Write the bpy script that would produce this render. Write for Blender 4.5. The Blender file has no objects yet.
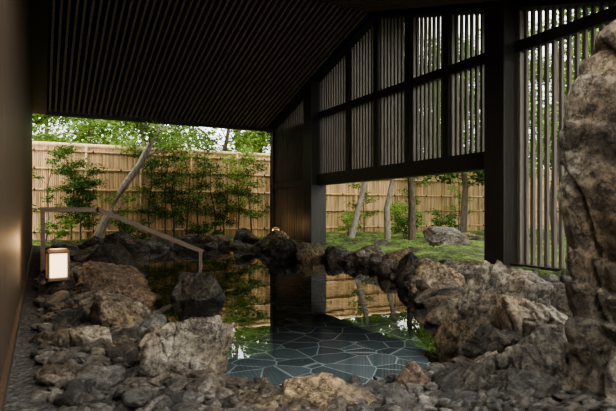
import bpy, bmesh, math, random
import numpy as np
from mathutils import Vector, noise, Matrix
random.seed(7); rng=np.random.default_rng(7)
S=bpy.context.scene
COL=S.collection
try: S.view_settings.look='AgX - Medium High Contrast'
except Exception: pass

# ------------------------------------------------------------------ helpers
class MB:
    def __init__(s): s.v=[]; s.f=[]; s.m=[]
    def add(s,vs,fs,mi=0):
        o=len(s.v); s.v.extend([tuple(p) for p in vs]); s.f.extend([tuple(i+o for i in f) for f in fs]); s.m.extend([mi]*len(fs))
    def box(s,x0,x1,y0,y1,z0,z1,mi=0):
        s.hexa([(x0,y0,z0),(x1,y0,z0),(x1,y1,z0),(x0,y1,z0),(x0,y0,z1),(x1,y0,z1),(x1,y1,z1),(x0,y1,z1)],mi)
    def hexa(s,p,mi=0):
        s.add(p,[(0,3,2,1),(4,5,6,7),(0,1,5,4),(1,2,6,5),(2,3,7,6),(3,0,4,7)],mi)
    def tube(s,pts,rad,n=7,mi=0):
        vs=[];fs=[]
        pts=[Vector(p) for p in pts]
        for i,p in enumerate(pts):
            t=(pts[min(i+1,len(pts)-1)]-pts[max(i-1,0)]).normalized()
            a=Vector((0,0,1)) if abs(t.z)<.9 else Vector((1,0,0))
            u=t.cross(a).normalized(); w=t.cross(u)
            for k in range(n):
                an=2*math.pi*k/n
                vs.append(p+(u*math.cos(an)+w*math.sin(an))*rad[i])
        for i in range(len(pts)-1):
            for k in range(n):
                fs.append((i*n+k,i*n+(k+1)%n,(i+1)*n+(k+1)%n,(i+1)*n+k))
        fs.append(tuple(range(n-1,-1,-1))); fs.append(tuple((len(pts)-1)*n+k for k in range(n)))
        s.add(vs,fs,mi)
    def make(s,name,mats,smooth=False,parent=None):
        me=bpy.data.meshes.new(name); me.from_pydata(s.v,[],s.f)
        for m in mats: me.materials.append(m)
        me.polygons.foreach_set('material_index',s.m)
        if smooth: me.polygons.foreach_set('use_smooth',[True]*len(me.polygons))
        me.update(); o=bpy.data.objects.new(name,me); COL.objects.link(o)
        if parent: o.parent=parent
        return o

def mat(name):
    m=bpy.data.materials.new(name); m.use_nodes=True
    nt=m.node_tree; return m,nt,nt.nodes['Principled BSDF']
def N(nt,t,**kw):
    n=nt.nodes.new(t)
    for k,v in kw.items():
        if k.startswith('i_'): n.inputs[k[2:].replace('_',' ')].default_value=v
        else: setattr(n,k,v)
    return n
def ramp(nt,stops):
    r=nt.nodes.new('ShaderNodeValToRGB'); e=r.color_ramp.elements
    while len(e)<len(stops): e.new(.5)
    for i,(p,c) in enumerate(stops): e[i].position=p; e[i].color=(*c,1)
    return r
def bump(nt,b,src,strength,dist=.02,prev=None):
    n=nt.nodes.new('ShaderNodeBump'); n.inputs['Strength'].default_value=strength; n.inputs['Distance'].default_value=dist
    nt.links.new(src,n.inputs['Height'])
    if prev: nt.links.new(prev,n.inputs['Normal'])
    if b: nt.links.new(n.outputs[0],b.inputs['Normal'])
    return n.outputs[0]

def wood(name,c1,c2,rough=.55,scale=(12,12,.8)):
    m,nt,b=mat(name); g=N(nt,'ShaderNodeNewGeometry'); mp=N(nt,'ShaderNodeMapping'); mp.inputs['Scale'].default_value=scale
    nt.links.new(g.outputs['Position'],mp.inputs[0])
    n=N(nt,'ShaderNodeTexNoise',i_Scale=3.0,i_Detail=6.0); nt.links.new(mp.outputs[0],n.inputs['Vector'])
    r=ramp(nt,[(.3,c1),(.7,c2)]); nt.links.new(n.outputs[0],r.inputs[0]); nt.links.new(r.outputs[0],b.inputs['Base Color'])
    b.inputs['Roughness'].default_value=rough; bump(nt,b,n.outputs[0],.25,.01); return m
M_dark=wood('dark_stained_wood',(.014,.011,.009),(.034,.027,.021),.5)
M_slat=wood('lattice_slat_wood',(.06,.05,.038),(.15,.12,.09),.55)
M_ceil=wood('ceiling_slat_wood',(.16,.125,.095),(.28,.22,.17),.5,(12,.8,12))
M_left=wood('brown_lacquer_boards',(.035,.022,.014),(.08,.052,.033),.5)
M_rail=wood('bronze_handrail_wood',(.075,.045,.026),(.15,.09,.05),.5,(1,10,10))
M_black,_,b_=mat('roof_underlay'); b_.inputs['Base Color'].default_value=(.008,.007,.006,1); b_.inputs['Roughness'].default_value=.9

def rockmat(name,cols,sc=3.,island=False,rough=.75):
    m,nt,b=mat(name)
    g=N(nt,'ShaderNodeNewGeometry')
    n1=N(nt,'ShaderNodeTexNoise',i_Scale=sc,i_Detail=9.0,i_Roughness=.72); nt.links.new(g.outputs['Position'],n1.inputs['Vector'])
    r=ramp(nt,cols); nt.links.new(n1.outputs[0],r.inputs[0])
    n2=N(nt,'ShaderNodeTexNoise',i_Scale=sc*9,i_Detail=8.0,i_Roughness=.75); nt.links.new(g.outputs['Position'],n2.inputs['Vector'])
    r2=ramp(nt,[(.38,(.25,.24,.22)),(.60,(1.25,1.25,1.22))]); nt.links.new(n2.outputs[0],r2.inputs[0])
    mx=N(nt,'ShaderNodeMix',data_type='RGBA',blend_type='MULTIPLY'); mx.inputs[0].default_value=1
    nt.links.new(r.outputs[0],mx.inputs[6]); nt.links.new(r2.outputs[0],mx.inputs[7])
    oi=N(nt,'ShaderNodeObjectInfo')
    mr=N(nt,'ShaderNodeMapRange'); mr.inputs['To Min'].default_value=.4 if island else .7; mr.inputs['To Max'].default_value=1.5 if island else 1.15
    nt.links.new(g.outputs['Random Per Island'] if island else oi.outputs['Random'],mr.inputs[0])
    hs=N(nt,'ShaderNodeHueSaturation'); nt.links.new(mr.outputs[0],hs.inputs['Value'])
    n3=N(nt,'ShaderNodeTexNoise',i_Scale=sc*.45,i_Detail=4.0); nt.links.new(g.outputs['Position'],n3.inputs['Vector'])
    r3=ramp(nt,[(.44,(1,1,1)),(.64,(1.08,.88,.64))]); nt.links.new(n3.outputs[0],r3.inputs[0])
    m3=N(nt,'ShaderNodeMix',data_type='RGBA',blend_type='MULTIPLY'); m3.inputs[0].default_value=1
    nt.links.new(mx.outputs[2],m3.inputs[6]); nt.links.new(r3.outputs[0],m3.inputs[7]); nt.links.new(m3.outputs[2],hs.inputs['Color'])
    vo=N(nt,'ShaderNodeTexVoronoi',feature='DISTANCE_TO_EDGE',i_Scale=sc*.9)
    mp=N(nt,'ShaderNodeVectorMath',operation='ADD'); sc_=N(nt,'ShaderNodeVectorMath',operation='SCALE'); sc_.inputs['Scale'].default_value=1.0
    nt.links.new(n1.outputs['Color'],sc_.inputs[0]); nt.links.new(g.outputs['Position'],mp.inputs[0]); nt.links.new(sc_.outputs[0],mp.inputs[1]); nt.links.new(mp.outputs[0],vo.inputs['Vector'])
    vr=ramp(nt,[(0,(.2,.19,.17)),(.04,(1,1,1))]); nt.links.new(vo.outputs[0],vr.inputs[0])
    m4=N(nt,'ShaderNodeMix',data_type='RGBA',blend_type='MULTIPLY'); m4.inputs[0].default_value=0. if island else 1.
    nt.links.new(hs.outputs[0],m4.inputs[6]); nt.links.new(vr.outputs[0],m4.inputs[7])
    nt.links.new(m4.outputs[2],b.inputs['Base Color']); b.inputs['Roughness'].default_value=rough
    p=bump(nt,None,n2.outputs[0],1.,.03)
    p=bump(nt,None,n1.outputs[0],1.,.16,p)
    bump(nt,b,vr.outputs[0],.7 if not island else .0,.05,p)
    return m
M_rock=rockmat('weathered_granite',[(.30,(.08,.067,.052)),(.44,(.21,.183,.145)),(.55,(.36,.32,.255)),(.68,(.66,.60,.50))],2.6)
M_rockb=rockmat('brown_boulder_stone',[(.30,(.07,.045,.03)),(.46,(.18,.122,.082)),(.6,(.29,.215,.152)),(.72,(.48,.40,.30))],3.)
M_rockd=rockmat('dark_wet_stone',[(.30,(.028,.026,.023)),(.5,(.085,.078,.066)),(.62,(.17,.153,.127)),(.72,(.38,.345,.285))],3.,False,.45)
M_peb=rockmat('river_pebble_stone',[(.30,(.06,.056,.049)),(.5,(.14,.13,.114)),(.7,(.30,.277,.24))],3.,True,.5)

# ------------------------------------------------------------------ pool outline
POOL=np.array([(.98,3.3),(1.40,2.86),(2.05,2.76),(2.74,2.92),(3.51,3.9),(4.15,5.25),(4.85,6.47),(5.65,8.35),(5.97,9.98),(5.45,11.3),(5.6,13),(5.4,14.4),
 (4.3,15.8),(3.1,15.6),(2.3,14.5),(2.2,12.5),(1.8,11),(1.35,9.5),(1.15,8),(1.05,6.7),(1.02,5.3),(1.13,4.33)])
def sdist(P):
    d=np.full(len(P),1e9); ins=np.zeros(len(P),bool); n=len(POOL)
    for i in range(n):
        a=POOL[i]; b=POOL[(i+1)%n]; ab=b-a
        t=np.clip(((P-a)@ab)/(ab@ab),0,1); d=np.minimum(d,np.linalg.norm(P-a-t[:,None]*ab,axis=1))
        c=((a[1]>P[:,1])!=(b[1]>P[:,1]))
        with np.errstate(divide='ignore',invalid='ignore'):
            xx=(b[0]-a[0])*(P[:,1]-a[1])/(b[1]-a[1])+a[0]
        ins^=c&(P[:,0]<xx)
    return np.where(ins,-d,d)

# ground terrain
xs=np.concatenate([np.arange(-8,-.4,.8),np.arange(-.4,14,.12),np.arange(14,34,.4)]); ys=np.concatenate([np.arange(-6,1.5,.5),np.arange(1.5,20.5,.12),np.arange(20.5,36,.8)])
X,Y=np.meshgrid(xs,ys); P=np.stack([X.ravel(),Y.ravel()],1); sd=sdist(P)
h=np.empty(len(P)); moss=np.zeros(len(P))
def gz(x,y):
    nz=noise.noise(Vector((x*.5,y*.5,0)))*.10+noise.noise(Vector((x*1.9,y*1.9,3)))*.06
    g=max(min((x-6.4)/.8,1),min((y-15.8)/1.2,1)); g=max(g,0) 
    m_=g if not (x<7.0 and y<14.5) else 0
    return max(.06+nz*.3+ m_*(.12+nz*1.3+noise.noise(Vector((x*6,y*6,8)))*.03),.03),m_
for i,(x,y) in enumerate(P):
    z,m_=gz(x,y); moss[i]=m_
    if sd[i]<.02: z=max(-.75,z-(.02-sd[i])*4)
    h[i]=z
V=np.stack([P[:,0],P[:,1],h],1); nx=len(xs); ny=len(ys)
F=[(j*nx+i,j*nx+i+1,(j+1)*nx+i+1,(j+1)*nx+i) for j in range(ny-1) for i in range(nx-1)]
me=bpy.data.meshes.new('ground'); me.from_pydata(V.tolist(),[],F); me.polygons.foreach_set('use_smooth',[True]*len(F))
at=me.attributes.new('moss','FLOAT','POINT'); at.data.foreach_set('value',moss.astype(np.float32))
m,nt,b=mat('moss_and_gravel_ground'); g=N(nt,'ShaderNodeNewGeometry')
a_=N(nt,'ShaderNodeAttribute',attribute_name='moss')
n1=N(nt,'ShaderNodeTexNoise',i_Scale=1.5,i_Detail=10.0,i_Roughness=.8); nt.links.new(g.outputs['Position'],n1.inputs['Vector'])
n2=N(nt,'ShaderNodeTexNoise',i_Scale=16.,i_Detail=5.0); nt.links.new(g.outputs['Position'],n2.inputs['Vector'])
rm=ramp(nt,[(.40,(.05,.042,.022)),(.47,(.06,.085,.02)),(.54,(.13,.20,.03)),(.66,(.30,.37,.07))]); nt.links.new(n1.outputs[0],rm.inputs[0])
vo=N(nt,'ShaderNodeTexVoronoi',i_Scale=22.); nt.links.new(g.outputs['Position'],vo.inputs['Vector'])
rs=ramp(nt,[(0,(.12,.11,.095)),(.5,(.06,.055,.048)),(1,(.018,.016,.014))]); nt.links.new(vo.outputs['Distance'],rs.inputs[0])
mx=N(nt,'ShaderNodeMix',data_type='RGBA'); nt.links.new(a_.outputs['Fac'],mx.inputs[0]); nt.links.new(rs.outputs[0],mx.inputs[6]); nt.links.new(rm.outputs[0],mx.inputs[7])
nt.links.new(mx.outputs[2],b.inputs['Base Color']); b.inputs['Roughness'].default_value=.95; bump(nt,b,n2.outputs[0],1.,.12)
me.materials.append(m); o=bpy.data.objects.new('ground',me); COL.objects.link(o)

# pool floor: crazy paving
m,nt,b=mat('crazy_paving_stone'); g=N(nt,'ShaderNodeNewGeometry')
mp=N(nt,'ShaderNodeMapping'); mp.inputs['Scale'].default_value=(1,1,0); mp.inputs['Rotation'].default_value=(0,0,.5); nt.links.new(g.outputs['Position'],mp.inputs[0])
vo=N(nt,'ShaderNodeTexVoronoi',feature='DISTANCE_TO_EDGE',i_Scale=3.2,i_Randomness=1.); vc=N(nt,'ShaderNodeTexVoronoi',i_Scale=3.2,i_Randomness=1.)
nt.links.new(mp.outputs[0],vo.inputs['Vector']); nt.links.new(mp.outputs[0],vc.inputs['Vector'])
r=ramp(nt,[(.013,(1,1,1)),(.030,(0,0,0))]); nt.links.new(vo.outputs[0],r.inputs[0])
sep=N(nt,'ShaderNodeSeparateColor'); nt.links.new(vc.outputs['Color'],sep.inputs[0])
rc=ramp(nt,[(0,(.13,.16,.17)),(.5,(.20,.236,.247)),(1,(.31,.35,.36))]); nt.links.new(sep.outputs[0],rc.inputs[0])
mx=N(nt,'ShaderNodeMix',data_type='RGBA'); nt.links.new(r.outputs[0],mx.inputs[0]); nt.links.new(rc.outputs[0],mx.inputs[6]); mx.inputs[7].default_value=(.85,.88,.86,1)
nt.links.new(mx.outputs[2],b.inputs['Base Color']); b.inputs['Roughness'].default_value=.7
mb=MB(); c=POOL.mean(0)
mb.box(.8,6.4,2.5,16.2,-.6,-.34); mb.make('pool_floor',[m])
# water
m=bpy.data.materials.new('still_water'); m.use_nodes=True; nt=m.node_tree; nt.nodes.clear()
out=N(nt,'ShaderNodeOutputMaterial'); mix=N(nt,'ShaderNodeMixShader'); tr=N(nt,'ShaderNodeBsdfTransparent'); tr.inputs[0].default_value=(.88,.93,.94,1)
gl=N(nt,'ShaderNodeBsdfGlossy'); gl.inputs['Roughness'].default_value=.0; gl.inputs[0].default_value=(1,1,1,1)
fr=N(nt,'ShaderNodeFresnel'); fr.inputs[0].default_value=2.0
g=N(nt,'ShaderNodeNewGeometry'); n1=N(nt,'ShaderNodeTexNoise',i_Scale=2.2,i_Detail=2.0); nt.links.new(g.outputs['Position'],n1.inputs['Vector'])
bp=bump(nt,None,n1.outputs[0],.015,.05); nt.links.new(bp,gl.inputs['Normal'])
nt.links.new(fr.outputs[0],mix.inputs[0]); nt.links.new(tr.outputs[0],mix.inputs[1]); nt.links.new(gl.outputs[0],mix.inputs[2]); nt.links.new(mix.outputs[0],out.inputs[0])
ww=[]
for p in POOL:
    d=(p-c)/np.linalg.norm(p-c); q=p+d*.2; ww.append((q[0],q[1],0))
mb=MB(); mb.add(ww,[tuple(range(len(ww)))]); mb.make('pool_water',[m])

# ------------------------------------------------------------------ rocks
ICO={}
def ico(s):
    if s not in ICO:
        bm=bmesh.new(); bmesh.ops.create_icosphere(bm,subdivisions=s,radius=1)
        ICO[s]=(np.array([v.co[:] for v in bm.verts]),[tuple(v.index for v in f.verts) for f in bm.faces]); bm.free()
    return ICO[s]
def rockshape(sub,seed,k=16,nf=16,rough=.10,asp=1.):
    r_=np.random.default_rng(seed); co,fs=ico(sub)
    P=r_.normal(size=(nf,3)); P/=np.linalg.norm(P,axis=1)[:,None]; D=r_.uniform(.60,1.,nf)
    q=np.clip(co@P.T,0,None)/D
    rad=(np.sum(q**k,axis=1)+.62**k)**(-1/k)
    v=co*rad[:,None]
    if rough>0:
        off=Vector(r_.uniform(-50,50,3).tolist()); ax=Vector(r_.normal(size=3).tolist()).normalized()
        for i in range(len(v)):
            p0=Vector((v[i][0],v[i][1],v[i][2]*asp)); p=p0+off
            n_=noise.fractal(p*1.3,1.0,2.1,5)*rough*.8
            rg=1-abs(noise.noise(p*1.7)); n_-=max(rg-.90,0)*1.2*rough/.1      # crevices
            st=p0.dot(ax)*2.6+noise.noise(p*1.1)*1.3; fr_=st-math.floor(st); n_+=(min(fr_,.85)/.85-.5)*.06*rough/.1   # ledges
            n_+=noise.noise(p*7)*.016+noise.noise(p*15)*.008
            v[i]*=(1+n_)
    return v,fs
rid=[0]
def boulder(x,y,zb,zt,w,dep=None,mt=None,sub=5,name='boulder',rz=None,nf=15,k=30,rough=.1,asp=1.):
    rid[0]+=1; v,fs=rockshape(sub,100+rid[0]*7,nf=nf,k=k,rough=rough,asp=asp)
    if dep is None: dep=w*.85
    a=-.47+(rz or 0)
    mn=v.min(0); mxx=v.max(0); v=(v-(mn+mxx)/2)/((mxx-mn)/2)*.5
    v=v*np.array([w,dep,zt-zb])
    c_,s_=math.cos(a),math.sin(a); R=np.array([[c_,-s_,0],[s_,c_,0],[0,0,1]]); v=v@R.T
    me=bpy.data.meshes.new(name); me.from_pydata(v.tolist(),[],fs); me.polygons.foreach_set('use_smooth',[True]*len(fs)); me.materials.append(mt or M_rock)
    o=bpy.data.objects.new(name,me); o.location=(x,y,(zb+zt)/2); COL.objects.link(o); return o
B=boulder
# left bank
B(.86,3.5,-.2,.41,.64,.55,M_rock,6)
B(.68,5.0,-.1,.38,.68,.55,M_rock)
B(.85,6.75,-.15,.52,.98,.8,M_rockb)
B(1.85,6.75,-.4,.33,.74,.6,M_rockd)
B(.56,6.0,-.05,.31,.52,.5,M_rock)
B(1.0,9.3,-.05,.60,.90,.8,M_rockd)
B(1.75,13.6,-.05,.66,1.25,1.,M_rock)
B(1.7,12.1,-.1,.50,.95,.9,M_rockd)
B(1.45,10.6,-.1,.27,.6,.5,M_rockd)
B(.48,8.7,0,.34,.5,.5,M_rock)
B(.84,10.8,0,.48,.7,.6,M_rock)
B(.19,7.15,-.02,.29,.52,.42,M_rockd,nf=12,k=30)
B(.35,4.3,-.05,.24,.36,.3,M_rock)
B(.2,5.3,-.05,.24,.34,.3,M_rockd)
B(.12,3.55,-.05,.18,.26,.24,M_rockd)
B(.91,4.40,-.1,.16,.28,.34,M_rock)
B(.84,5.6,-.1,.20,.34,.34,M_rockd)
B(.55,12.5,0,.4,.7,.6,M_rock)
B(1.1,14.2,0,.5,.9,.7,M_rock)
# far edge
B(3.2,16.1,-.1,.45,.9,.7,M_rock)
B(4.1,16.3,-.1,.42,.8,.7,M_rockd)
B(4.9,16.0,-.1,.40,.9,.7,M_rock)
B(5.6,15.2,-.1,.62,.8,.7,M_rockd)
B(5.9,13.9,-.1,.62,1.0,.8,M_rock)
B(5.25,11.6,-.1,.52,.85,.8,M_rockd)
B(5.55,10.8,-.1,.40,.7,.6,M_rock)
B(5.9,10.3,-.1,.34,.5,.5,M_rockd)
B(6.15,9.5,-.1,.44,1.05,.8,M_rock)
B(5.85,7.9,-.1,.44,.62,.6,M_rock)
B(5.3,6.75,-.1,.46,.55,.6,M_rockd)
B(4.65,5.45,-.2,.46,.78,.7,M_rock)
B(5.6,6.0,-.1,.38,.9,.7,M_rock)
B(4.2,4.6,-.2,.24,.5,.5,M_rockd)
# right foreground group
B(3.33,3.25,-.45,.70,.98,.8,M_rock,6,rough=.12)
B(3.28,2.70,-.3,.50,.64,.55,M_rock,6,rough=.12)
B(2.72,2.22,-.5,.42,.70,.55,M_rock,6,rough=.12)
rid[0]+=1
B(4.2,3.2,-.2,.5,.7,.7,M_rock)
B(3.9,2.0,-.2,.7,.6,.6,M_rock)
# near edge
B(1.50,2.47,-.3,.20,.76,.40,M_rock,6)
B(1.98,2.54,-.2,.20,.40,.30,M_rockb)
B(2.22,2.34,-.3,.24,.48,.36,M_rockd,6)
B(2.50,2.48,-.3,.27,.46,.36,M_rock,6)
B(1.04,2.68,-.2,.13,.36,.28,M_rockd)
B(.90,2.40,-.2,.13,.38,.32,M_rockd)
B(2.46,2.12,-.3,.20,.44,.32,M_rockd)
B(1.92,2.24,-.3,.14,.46,.32,M_rockd)
B(2.78,2.64,-.3,.32,.44,.36,M_rockd,6)
B(.52,2.72,-.1,.14,.28,.24,M_rock)
# garden rocks on the moss
B(9.6,10.85,-.05,.72,1.15,.9,M_rock,5,'garden_rock',rough=.06)
B(9.0,12.9,-.05,.3,.5,.4,M_rockd,4,'garden_rock')
B(11.6,11.9,-.05,.40,.6,.4,M_rockd,4,'garden_rock')
B(7.9,14.9,-.05,.32,.6,.4,M_rock,4,'garden_rock')
B(8.4,10.6,-.05,.24,.4,.3,M_rockd,4,'garden_rock')
B(12.8,13.4,-.05,.42,.7,.5,M_rock,4,'garden_rock')

# tall standing stone: stacked profile (height, reach left, reach right, depth), then weathered
prof=[(-.7,.50,.55,.42),(-.2,.48,.55,.42),(.2,.45,.54,.42),(.5,.42,.52,.40),(.85,.41,.50,.37),(1.15,.47,.50,.40),(1.45,.48,.50,.42),(1.75,.43,.48,.38),(1.98,.33,.44,.32),(2.15,.22,.40,.25),(2.28,.08,.34,.16),(2.33,-.05,.25,.05)]
pz=[p[0] for p in prof]; NZ,NA=240,260; vs=[];fs=[]
facet=[(random.uniform(0,6.28),random.uniform(.78,.98)) for _ in range(9)]
for j in range(NZ+1):
    z=pz[0]+(pz[-1]-pz[0])*j/NZ; L=np.interp(z,pz,[p[1] for p in prof]); R_=np.interp(z,pz,[p[2] for p in prof]); D_=np.interp(z,pz,[p[3] for p in prof])
    for i in range(NA):
        a=2*math.pi*i/NA; ca,sa=math.cos(a),math.sin(a)
        s_=1.0
        for fa,fd in facet:
            cc=math.cos(a-fa-z*.25)
            if cc>.2: s_=min(s_,fd/cc)
        x=(L+R_)/2*ca*s_+(R_-L)/2; y=D_*sa*s_
        p=Vector((x,y,z)); q=p+Vector((11,5,3))
        dn=noise.fractal(Vector((q.x*2.2,q.y*2.2,q.z*1.1)),1.0,2.1,5)*.055
        rg=1-abs(noise.noise(Vector((q.x*2.6,q.y*2.6,q.z*1.3)))); dn-=max(rg-.88,0)*.65
        st=(x*.9+z*1.0+y*.5)*3.2+noise.noise(q*1.6)*1.4; fr_=st-math.floor(st); dn+=(min(fr_,.86)/.86-.5)*.05
        dn+=noise.noise(q*11)*.010+noise.noise(q*24)*.005
        vs.append((x+ca*dn,y+sa*dn,z))
for j in range(NZ):
    for i in range(NA):
        fs.append((j*NA+i,j*NA+(i+1)%NA,(j+1)*NA+(i+1)%NA,(j+1)*NA+i))
fs.append(tuple(NZ*NA+i for i in range(NA)))
me=bpy.data.meshes.new('standing_stone'); me.from_pydata(vs,[],fs); me.polygons.foreach_set('use_smooth',[True]*len(fs)); me.materials.append(M_rock)
o=bpy.data.objects.new('standing_stone',me); o.location=(3.06,1.80,0); o.rotation_euler=(0,0,-.47); COL.objects.link(o)

def scatter(name,pts,sizes,zs,mt,sub=3,flat=.6,variants=14):
    vs=[];fs=[];off=0
    sh=[rockshape(sub,900+i,k=20,nf=13,rough=.0 if sub<4 else .08) for i in range(variants)]
    for (x,y),s,z in zip(pts,sizes,zs):
        v,f=sh[rng.integers(variants)]
        e=rng.uniform(.7,1.25,3)*np.array([1,1,flat]); A=Matrix.Rotation(rng.uniform(0,6.28),3,'Z')@Matrix.Rotation(rng.normal()*.35,3,'X')
        w=(v*e*s*.5)@np.array(A).T+np.array([x,y,z]); vs.append(w); fs.extend([tuple(i+off for i in q) for q in f]); off+=len(w)
    me=bpy.data.meshes.new(name); me.from_pydata(np.concatenate(vs).tolist(),[],fs); me.polygons.foreach_set('use_smooth',[True]*len(fs)); me.materials.append(mt)
    o=bpy.data.objects.new(name,me); COL.objects.link(o)
# perimeter stones
pp=[];ss=[];zz=[]
n=len(POOL)
for i in range(n):
    a=POOL[i];b=POOL[(i+1)%n]; L=np.linalg.norm(b-a); t=np.array([(b-a)[1],-(b-a)[0]])/L
    left=(a[0]<1.9 and a[1]>3.2 and a[1]<12); near=(a[1]<3.6 and not left)
    for k in range(int(L/(.11 if left else .12 if near else .16))):
        q=a+(b-a)*rng.random()+t*(rng.uniform(.04,.34) if not near else rng.uniform(.08,.9))
        s=rng.uniform(.10,.22) if left else rng.uniform(.14,.34) if near else rng.uniform(.16,.46)
        pp.append(q);ss.append(s);zz.append(rng.uniform(.0,.03) if (left or near) else rng.uniform(0,.1))
scatter('pool_edge_stones',pp,ss,zz,M_peb,4,.75,20)
Q=np.stack([rng.uniform(.0,2.9,16000),rng.uniform(1.4,9.5,16000)],1)
sd=sdist(Q); Q=Q[(sd>.07)&((Q[:,0]<1.5)|(Q[:,1]<3.2))]
Q=Q[:3400]; s_=rng.gamma(2.6,.024,len(Q))+.035; s_=np.minimum(s_,np.where((Q[:,0]>.9)&(Q[:,1]<3.3),.10,.27))
scatter('river_pebbles',Q,s_,.035+s_*.2+rng.uniform(0,.02,len(Q)),M_peb,3,.55)
Q=np.stack([rng.uniform(4.2,6.75,2500),rng.uniform(1.5,14,2500)],1); sd=sdist(Q); Q=Q[(sd>.1)&(sd<2.2)][:700]
s_=rng.uniform(.08,.3,len(Q)); scatter('bank_stones',Q,s_,.05+s_*.2,M_peb,3,.6)
Q=np.stack([rng.uniform(.1,3.,900),rng.uniform(9.,16.6,900)],1); sd=sdist(Q); Q=Q[(sd>.08)][:300]
s_=rng.uniform(.12,.36,len(Q)); scatter('path_stones',Q,s_,.05+s_*.15,M_peb,3,.6)

# ------------------------------------------------------------------ building
YR,ZR,SL=10.64,5.9,.29
rz=lambda y: ZR-SL*abs(y-YR)
YE,YN=17.2,3.9
mb=MB()
for (ya,yb) in ((YN,YR),(YR,YE)):
    for (x0,x1) in ((-.5,8.3),):
        za,zb=rz(ya)+.10,rz(yb)+.10
        mb.hexa([(x0,ya,za),(x1,ya,za),(x1,yb,zb),(x0,yb,zb),(x0,ya,za+.2),(x1,ya,za+.2),(x1,yb,zb+.2),(x0,yb,zb+.2)])
mb.make('roof',[M_black])
mb=MB()
def slope(x0,x1,ya,yb,lo,hi,mi=0):
    za,zb=rz(ya),rz(yb)
    mb.hexa([(x0,ya,za+lo),(x1,ya,za+lo),(x1,yb,zb+lo),(x0,yb,zb+lo),(x0,ya,za+hi),(x1,ya,za+hi),(x1,yb,zb+hi),(x0,yb,zb+hi)],mi)
x=.22
while x<7.1:
    slope(x,x+.06,YN,YR,0,.09); slope(x,x+.06,YR,YE-.1,0,.09); x+=.15
mb.make('ceiling',[M_ceil])
mb=MB()
slope(.15,7.3,YE-.1,YE,-.08,.12)
mb.box(-.25,8.2,YE,YE+.12,rz(YE)-.02,rz(YE)+.3)
for ya,yb in ((YN,YR),(YR,YE)):
    slope(-.2,.17,ya,yb,-.05,.1)
    slope(7.1,7.5,ya,yb,-.12,.1)
mb.make('trim_eave',[M_dark])
# left wall: vertical boards
mb=MB(); y=-1.5
while y<YE-.2:
    mb.box(-.32,-.20,y,y+.115,.02,min(rz(y),rz(y+.12)) if y>YN else rz(YN)); y+=.13
mb.box(-.36,-.24,-1.5,YE-.1,.0,2.9)
mb.box(-.34,-.17,-1.5,YE-.1,.0,.14)
mb.make('wall_left',[M_left])
# right wall lattice
mb=MB()
def lattice(y0,y1,z0,zt=None,sp=.135,w=.055):
    y=y0+sp*.5
    while y<y1-.02:
        mb.box(7.30,7.36,y,y+w,z0,(zt if zt else rz(y)+.05),1); y+=sp
lattice(6.92,13.6,2.1); lattice(14.1,16.95,.12); lattice(1.2,6.47,.2)
mb.box(7.2,7.45,6.9,13.6,1.88,2.2)           # lintel
mb.box(7.26,7.42,6.9,13.6,3.84,4.02)         # mid rail
mb.box(7.26,7.42,1.2,6.5,3.84,4.02)
mb.box(7.15,7.5,1.2,6.5,.02,.22)             # sill
mb.box(7.2,7.45,14.1,17.,.02,.2); mb.box(7.26,7.42,14.1,17.,1.9,2.1); 
for y in (8.1,9.35,10.6,11.9): mb.box(7.24,7.46,y,y+.16,2.1,rz(y)+.08)
for y in (4.3,2.2): mb.box(7.24,7.46,y,y+.14,.1,rz(y)+.08)
mb.box(7.38,7.44,14.1,17.,.1,3.9)
mb.make('wall_right',[M_dark,M_slat])
def pillar(x0,x1,y0,y1):
    mb=MB(); mb.box(x0,x1,y0,y1,.18,rz((y0+y1)/2)+.08); mb.box(x0-.06,x1+.06,y0-.06,y1+.06,-.1,.2,1)
    o=mb.make('wooden_pillar',[M_dark,M_rockd]); bv=o.modifiers.new('b','BEVEL'); bv.width=.015; bv.segments=2
pillar(7.0,7.5,6.47,6.92); pillar(7.0,7.5,13.6,14.1); pillar(7.2,7.5,16.9,17.15)

# ------------------------------------------------------------------ handrail
mb=MB()
def bar(p,q,w,hh):
    p=Vector(p);q=Vector(q);t=(q-p).normalized(); s=Vector((0,1,0)); u=t.cross(s).normalized()
    vs=[]
    for e in (p,q):
        for a,b2 in ((-1,-1),(1,-1),(1,1),(-1,1)): vs.append(e+s*a*w/2+u*b2*hh/2)
    mb.add(vs,[(0,1,2,3),(7,6,5,4),(0,4,5,1),(1,5,6,2),(2,6,7,3),(3,7,4,0)])
bar((.0,9.8,1.14),(.90,9.8,1.14),.08,.08); bar((.87,9.8,1.155),(2.74,9.8,.35),.08,.08)
bar((.04,9.8,.0),(.04,9.8,1.12),.065,.065); bar((2.69,9.8,-.5),(2.69,9.8,.36),.065,.065); 
mb.make('handrail',[M_rail])

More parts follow.
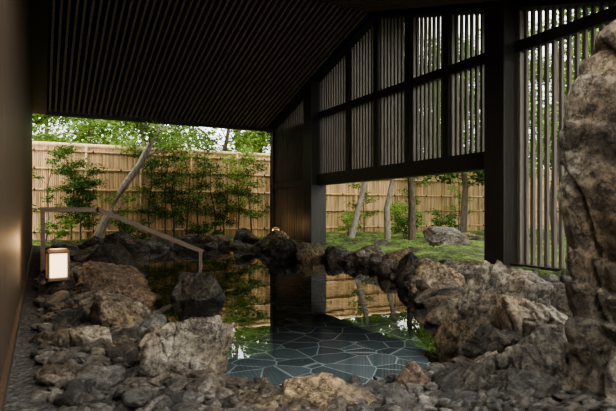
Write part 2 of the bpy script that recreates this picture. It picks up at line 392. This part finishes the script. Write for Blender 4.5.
# ------------------------------------------------------------------ lanterns
mp_,nt,b=mat('lantern_paper'); b.inputs['Base Color'].default_value=(.9,.8,.6,1); b.inputs['Emission Color'].default_value=(1,.66,.32,1); b.inputs['Emission Strength'].default_value=2.6
def lantern(x,y,z,w,hh,rot=0):
    e=bpy.data.objects.new('garden_lantern',None); COL.objects.link(e); e.location=(x,y,z); e.rotation_euler=(0,0,rot)
    global mb
    mb=MB(); r=w/2*.86; mb.box(-r,r,-r,r,.04,hh*.86); mb.make('paper_shade',[mp_],parent=e)
    mb=MB(); r=w/2; t=w*.045
    for sx in (-1,1):
        for sy in (-1,1): mb.box(sx*r-t,sx*r+t,sy*r-t,sy*r+t,0,hh*.88)
    mb.box(-r-t,r+t,-r-t,r+t,0,.03)
    mb.box(-r-t,r+t,-r-t,r+t,hh*.86,hh*.92)
    mb.hexa([(-r*1.15,-r*1.15,hh*.92),(r*1.15,-r*1.15,hh*.92),(r*1.15,r*1.15,hh*.92),(-r*1.15,r*1.15,hh*.92),(-r*.9,-r*.9,hh),(r*.9,-r*.9,hh),(r*.9,r*.9,hh),(-r*.9,r*.9,hh)])
    mb.make('frame',[M_rail],parent=e)
    l=bpy.data.lights.new('lamp_glow','POINT'); l.energy=14; l.color=(1,.62,.3); l.shadow_soft_size=.1
    lo=bpy.data.objects.new('bulb',l); COL.objects.link(lo); lo.parent=e; lo.location=(0,0,hh+.1)
lantern(.19,7.15,.27,.22,.38,.1)
lantern(6.75,15.6,.24,.19,.36)

# ------------------------------------------------------------------ bamboo fence
m,nt,b=mat('aged_bamboo'); g=N(nt,'ShaderNodeNewGeometry')
mp=N(nt,'ShaderNodeMapping'); mp.inputs['Scale'].default_value=(9,9,.7); nt.links.new(g.outputs['Position'],mp.inputs[0])
n1=N(nt,'ShaderNodeTexNoise',i_Scale=2.,i_Detail=6.0); nt.links.new(mp.outputs[0],n1.inputs['Vector'])
r=ramp(nt,[(.28,(.42,.245,.11)),(.5,(.68,.45,.23)),(.72,(.84,.62,.37))]); nt.links.new(n1.outputs[0],r.inputs[0])
mr=N(nt,'ShaderNodeMapRange'); mr.inputs['To Min'].default_value=.55; mr.inputs['To Max'].default_value=1.12; nt.links.new(g.outputs['Random Per Island'],mr.inputs[0])
hs=N(nt,'ShaderNodeHueSaturation'); nt.links.new(mr.outputs[0],hs.inputs['Value']); nt.links.new(r.outputs[0],hs.inputs['Color']); nt.links.new(hs.outputs[0],b.inputs['Base Color']); b.inputs['Roughness'].default_value=.5
M_bam=m
M_tie,_,b=mat('black_hemp_tie'); b.inputs['Base Color'].default_value=(.02,.017,.014,1)
mb=MB(); YF=19.5; x=-4.
while x<34:
    w=.058; mb.add([(x,YF,.0),(x+w*.25,YF-.022,.0),(x+w*.75,YF-.022,.0),(x+w,YF,.0),(x,YF,3.3),(x+w*.25,YF-.022,3.3),(x+w*.75,YF-.022,3.3),(x+w,YF,3.3)],[(0,1,5,4),(1,2,6,5),(2,3,7,6)]); x+=.06
mb.box(-4,34,YF,YF+.04,.0,3.28)
for z in (.45,1.15,1.85,2.55,3.15):
    mb.tube([(-4+i*2.,YF-.05,z+random.uniform(-.008,.008)) for i in range(20)],[.035]*20,8)
    for i in range(0,42):
        xx=-4+i*.9+.2; mb.box(xx,xx+.045,YF-.095,YF-.015,z-.045,z+.045,1)
for i in range(21):
    xx=-4+i*1.8; mb.tube([(xx,YF-.03,.0),(xx,YF-.03,3.36)],[.045,.045],8)
mb.tube([(-4,YF,3.36),(34,YF,3.36)],[.07,.07],10)
mb.make('bamboo_fence',[M_bam,M_tie],True)

# ------------------------------------------------------------------ plants
def leafmat(name,cols):
    m,nt,b=mat(name); g=N(nt,'ShaderNodeNewGeometry'); r=ramp(nt,cols); nt.links.new(g.outputs['Random Per Island'],r.inputs[0])
    nt.nodes.remove(b); d=N(nt,'ShaderNodeBsdfDiffuse'); t=N(nt,'ShaderNodeBsdfTranslucent'); mx=N(nt,'ShaderNodeMixShader'); mx.inputs[0].default_value=.45
    for q in (d,t): nt.links.new(r.outputs[0],q.inputs[0])
    nt.links.new(d.outputs[0],mx.inputs[1]); nt.links.new(t.outputs[0],mx.inputs[2]); nt.links.new(mx.outputs[0],nt.nodes['Material Output'].inputs[0]); return m
M_leaf=leafmat('maple_leaves',[(0,(.10,.18,.04)),(.5,(.22,.34,.08)),(1,(.42,.54,.17))])
M_leafd=leafmat('camellia_leaves',[(0,(.035,.075,.02)),(.6,(.10,.18,.05)),(1,(.24,.35,.11))])
M_bark=wood('pale_bark',(.17,.145,.115),(.42,.36,.29),.9,(6,6,2)); M_barkd=wood('dark_bark',(.06,.046,.036),(.16,.125,.095),.9,(6,6,2))
def leaves(mb,c,rad,n,size,mi):
    c=np.array(c); d=rng.normal(size=(n,3)); d/=np.linalg.norm(d,axis=1)[:,None]; p=c+d*(rng.random((n,1))**.45)*np.array(rad)
    a=rng.normal(size=(n,3)); a[:,2]*=.6; a/=np.linalg.norm(a,axis=1)[:,None]; b=np.cross(a,rng.normal(size=(n,3))+np.array([0,0,1.5])); b/=np.linalg.norm(b,axis=1)[:,None]
    s=size*rng.uniform(.6,1.3,(n,1))
    q=np.stack([p-a*s,p+b*s*.42,p+a*s,p-b*s*.42],1).reshape(-1,3)
    o=len(mb.v); mb.v.extend(map(tuple,q.tolist())); mb.f.extend([(o+4*i,o+4*i+1,o+4*i+2,o+4*i+3) for i in range(n)]); mb.m.extend([mi]*n)
def tree(name,pts,r0,r1,nb,bl,leafn,lsize,bark,leaf,crown=.5,lr=.6):
    mb=MB(); k=len(pts); mb.tube(pts,[r0+(r1-r0)*i/(k-1) for i in range(k)],9)
    P=[Vector(p) for p in pts]
    for i in range(nb):
        t=crown+(1-crown)*(i+.5)/nb; f=t*(k-1); j=min(int(f),k-2); p=P[j].lerp(P[j+1],f-j)
        an=i*2.4+random.uniform(-.4,.4); L=bl*random.uniform(.6,1.15)
        d=Vector((math.cos(an),math.sin(an),random.uniform(.15,.6)))
        m1=p+d*L*.5+Vector((0,0,.1)); e=m1+(d+Vector((random.uniform(-.4,.4),random.uniform(-.4,.4),0)))*L*.5
        rr=max(r1*.55,.006); mb.tube([p,m1,e],[rr,rr*.7,rr*.3],5)
        for c_,w in ((m1,.7),(e,1.),(m1.lerp(e,.5),.8)):
            leaves(mb,c_,(lr*w,lr*w,lr*w*.55),int(leafn*w),lsize,1)
            s=c_+Vector((random.uniform(-1,1),random.uniform(-1,1),random.uniform(0,.6)))*lr*.7
            mb.tube([c_,s],[rr*.35,rr*.12],4)
    leaves(mb,P[-1],(lr,lr,lr*.8),leafn,lsize,1)
    return mb.make(name,[bark,leaf])
tree('garden_tree',[(1.5,18.0,.0),(1.9,18.0,.9),(2.4,18.0,1.9),(2.95,18.05,2.7),(3.4,18.1,3.6),(3.9,18.3,4.6),(4.1,18.5,6)],.14,.08,12,1.6,190,.06,M_bark,M_leaf,.52,.65)
tree('garden_tree',[(8.9,14.6,.0),(9.15,14.6,.9),(9.6,14.7,2.2),(9.9,14.8,4),(10,15,6)],.12,.05,10,1.3,150,.06,M_bark,M_leaf,.5,.6)
tree('garden_tree',[(10.2,14.3,.0),(10.15,14.3,1.2),(10.5,14.3,2.6),(10.9,14.3,5)],.12,.05,9,1.3,130,.06,M_bark,M_leaf,.55,.6)
tree('garden_tree',[(10.75,13.75,.0),(10.8,13.8,1.2),(10.7,13.8,2.5),(11,13.8,5.3)],.14,.06,10,1.4,140,.06,M_barkd,M_leaf,.55,.6)
tree('garden_tree',[(13.5,10.5,.0),(13.3,10.5,1.5),(13.5,10.4,3.),(13.2,10.3,6.2)],.12,.06,12,1.6,170,.07,M_barkd,M_leaf,.45,.75)
def shrub(x,y,hh,n=6,leafn=55,ls=.045,lr=.28,leaf=None):
    pts=[(x,y,.05),(x+random.uniform(-.1,.1),y,hh*.35),(x+random.uniform(-.2,.2),y,hh*.7),(x+random.uniform(-.25,.25),y,hh)]
    tree('garden_shrub',pts,.03,.012,n,.5,leafn,ls,M_barkd,leaf or M_leafd,.2,lr)
for i,(x,y,hh,n,ln,lr) in enumerate([(.15,18.5,2.6,7,40,.25),(.9,18.7,3.0,11,110,.36),(1.15,18.4,2.2,11,110,.34),(2.4,18.8,1.6,7,50,.28),(3.4,18.7,2.9,10,75,.36),(3.9,18.7,3.1,10,75,.36),(4.1,18.3,2.0,8,60,.32),(4.6,18.6,3.4,10,60,.42),(5.1,18.7,3.5,10,60,.42),
     (5.6,18.5,2.7,8,50,.36),(6.0,18.6,2.0,7,50,.32),(6.5,18.5,3.3,12,85,.40),(7.1,18.6,2.9,10,75,.38),(8.2,18.8,2.8,8,50,.34),(9.6,18.6,3.2,9,60,.38),(12.2,16,1.1,8,90,.34),(11.6,15.2,.7,6,60,.25),(12.,18.5,2.9,8,60,.34),(14.5,18.6,3.2,10,70,.4),(17.2,18.6,3.4,10,70,.4),(19.5,18.2,3.,9,60,.36),(16,14.5,2.4,8,50,.34),(22,17,3,9,60,.4),(.4,17.9,.6,6,60,.2),(2.6,17.8,.5,6,60,.22),(5,17.8,.55,6,60,.22),(8.0,17.5,.7,7,60,.26),(10.5,17.3,.8,7,60,.26),(13.6,15.5,.8,7,70,.28)]):
    shrub(x,y,hh,n,ln,.05,lr,M_leaf if i%4==3 else None)
# low ground-cover plants growing in the moss
mb=MB()
for i in range(420):
    x=random.uniform(7.7,20); y=random.uniform(5,19)
    if i%3==0: x=random.uniform(.2,8); y=random.uniform(17.3,19.2)
    z,_=gz(x,y); rr=random.uniform(.05,.13); leaves(mb,(x,y,z+.03),(rr,rr,.05),12,.022,0)
mb.make('ground_cover_plants',[M_leaf])
for i,(x,y,hh) in enumerate([(-3,22,6.),(-.5,23.5,7),(2,22.3,6),(4.5,24,7.5),(7,22.5,6.5),(9.5,24,8),(12,22.5,7.5),(15,24,9),(18,22.5,8),(21,24,9.5),(25,22,9),(29,20,9),(0,28,9),(3,27,9),(6,29,10),(10,28,11),(13,29,11),(17,28,12),(20,29,12),(24,28,12),(27,27,12),(20,14,7.5),(23,9,9),(17.5,9.5,8),(18,4.5,7),(24,4,10),(15,2,6.5),(15.5,16.5,7),(20,18,9),(27,13,11),(15.5,7,7),(21,6.5,9),(30,8,12),(18,12,8)]):
    tree('maple_tree',[(x,y,0),(x+random.uniform(-.3,.3),y,hh*.3),(x+random.uniform(-.6,.6),y,hh*.65),(x+random.uniform(-.8,.8),y,hh)],.16,.05,14,2.1,190,.11,M_barkd,M_leaf if i%3 else M_leafd,.3,1.05)

# ------------------------------------------------------------------ light
w=bpy.data.worlds.new('overcast_sky'); S.world=w; w.use_nodes=True; nt=w.node_tree; bg=nt.nodes['Background']
tc=N(nt,'ShaderNodeTexCoord'); sp=N(nt,'ShaderNodeSeparateXYZ'); nt.links.new(tc.outputs['Generated'],sp.inputs[0])
r=ramp(nt,[(0,(.84,.84,.81)),(.5,(1.,.99,.955))]); nt.links.new(sp.outputs[2],r.inputs[0]); nt.links.new(r.outputs[0],bg.inputs[0]); bg.inputs[1].default_value=4.7

# ------------------------------------------------------------------ camera
cam=bpy.data.cameras.new('camera'); co=bpy.data.objects.new('camera',cam); COL.objects.link(co); S.camera=co
cam.sensor_width=36; cam.lens=36*528/616; cam.shift_y=6.5/616
co.location=(0,0,1.1); co.rotation_euler=(math.pi/2,0,-math.radians(26.9))
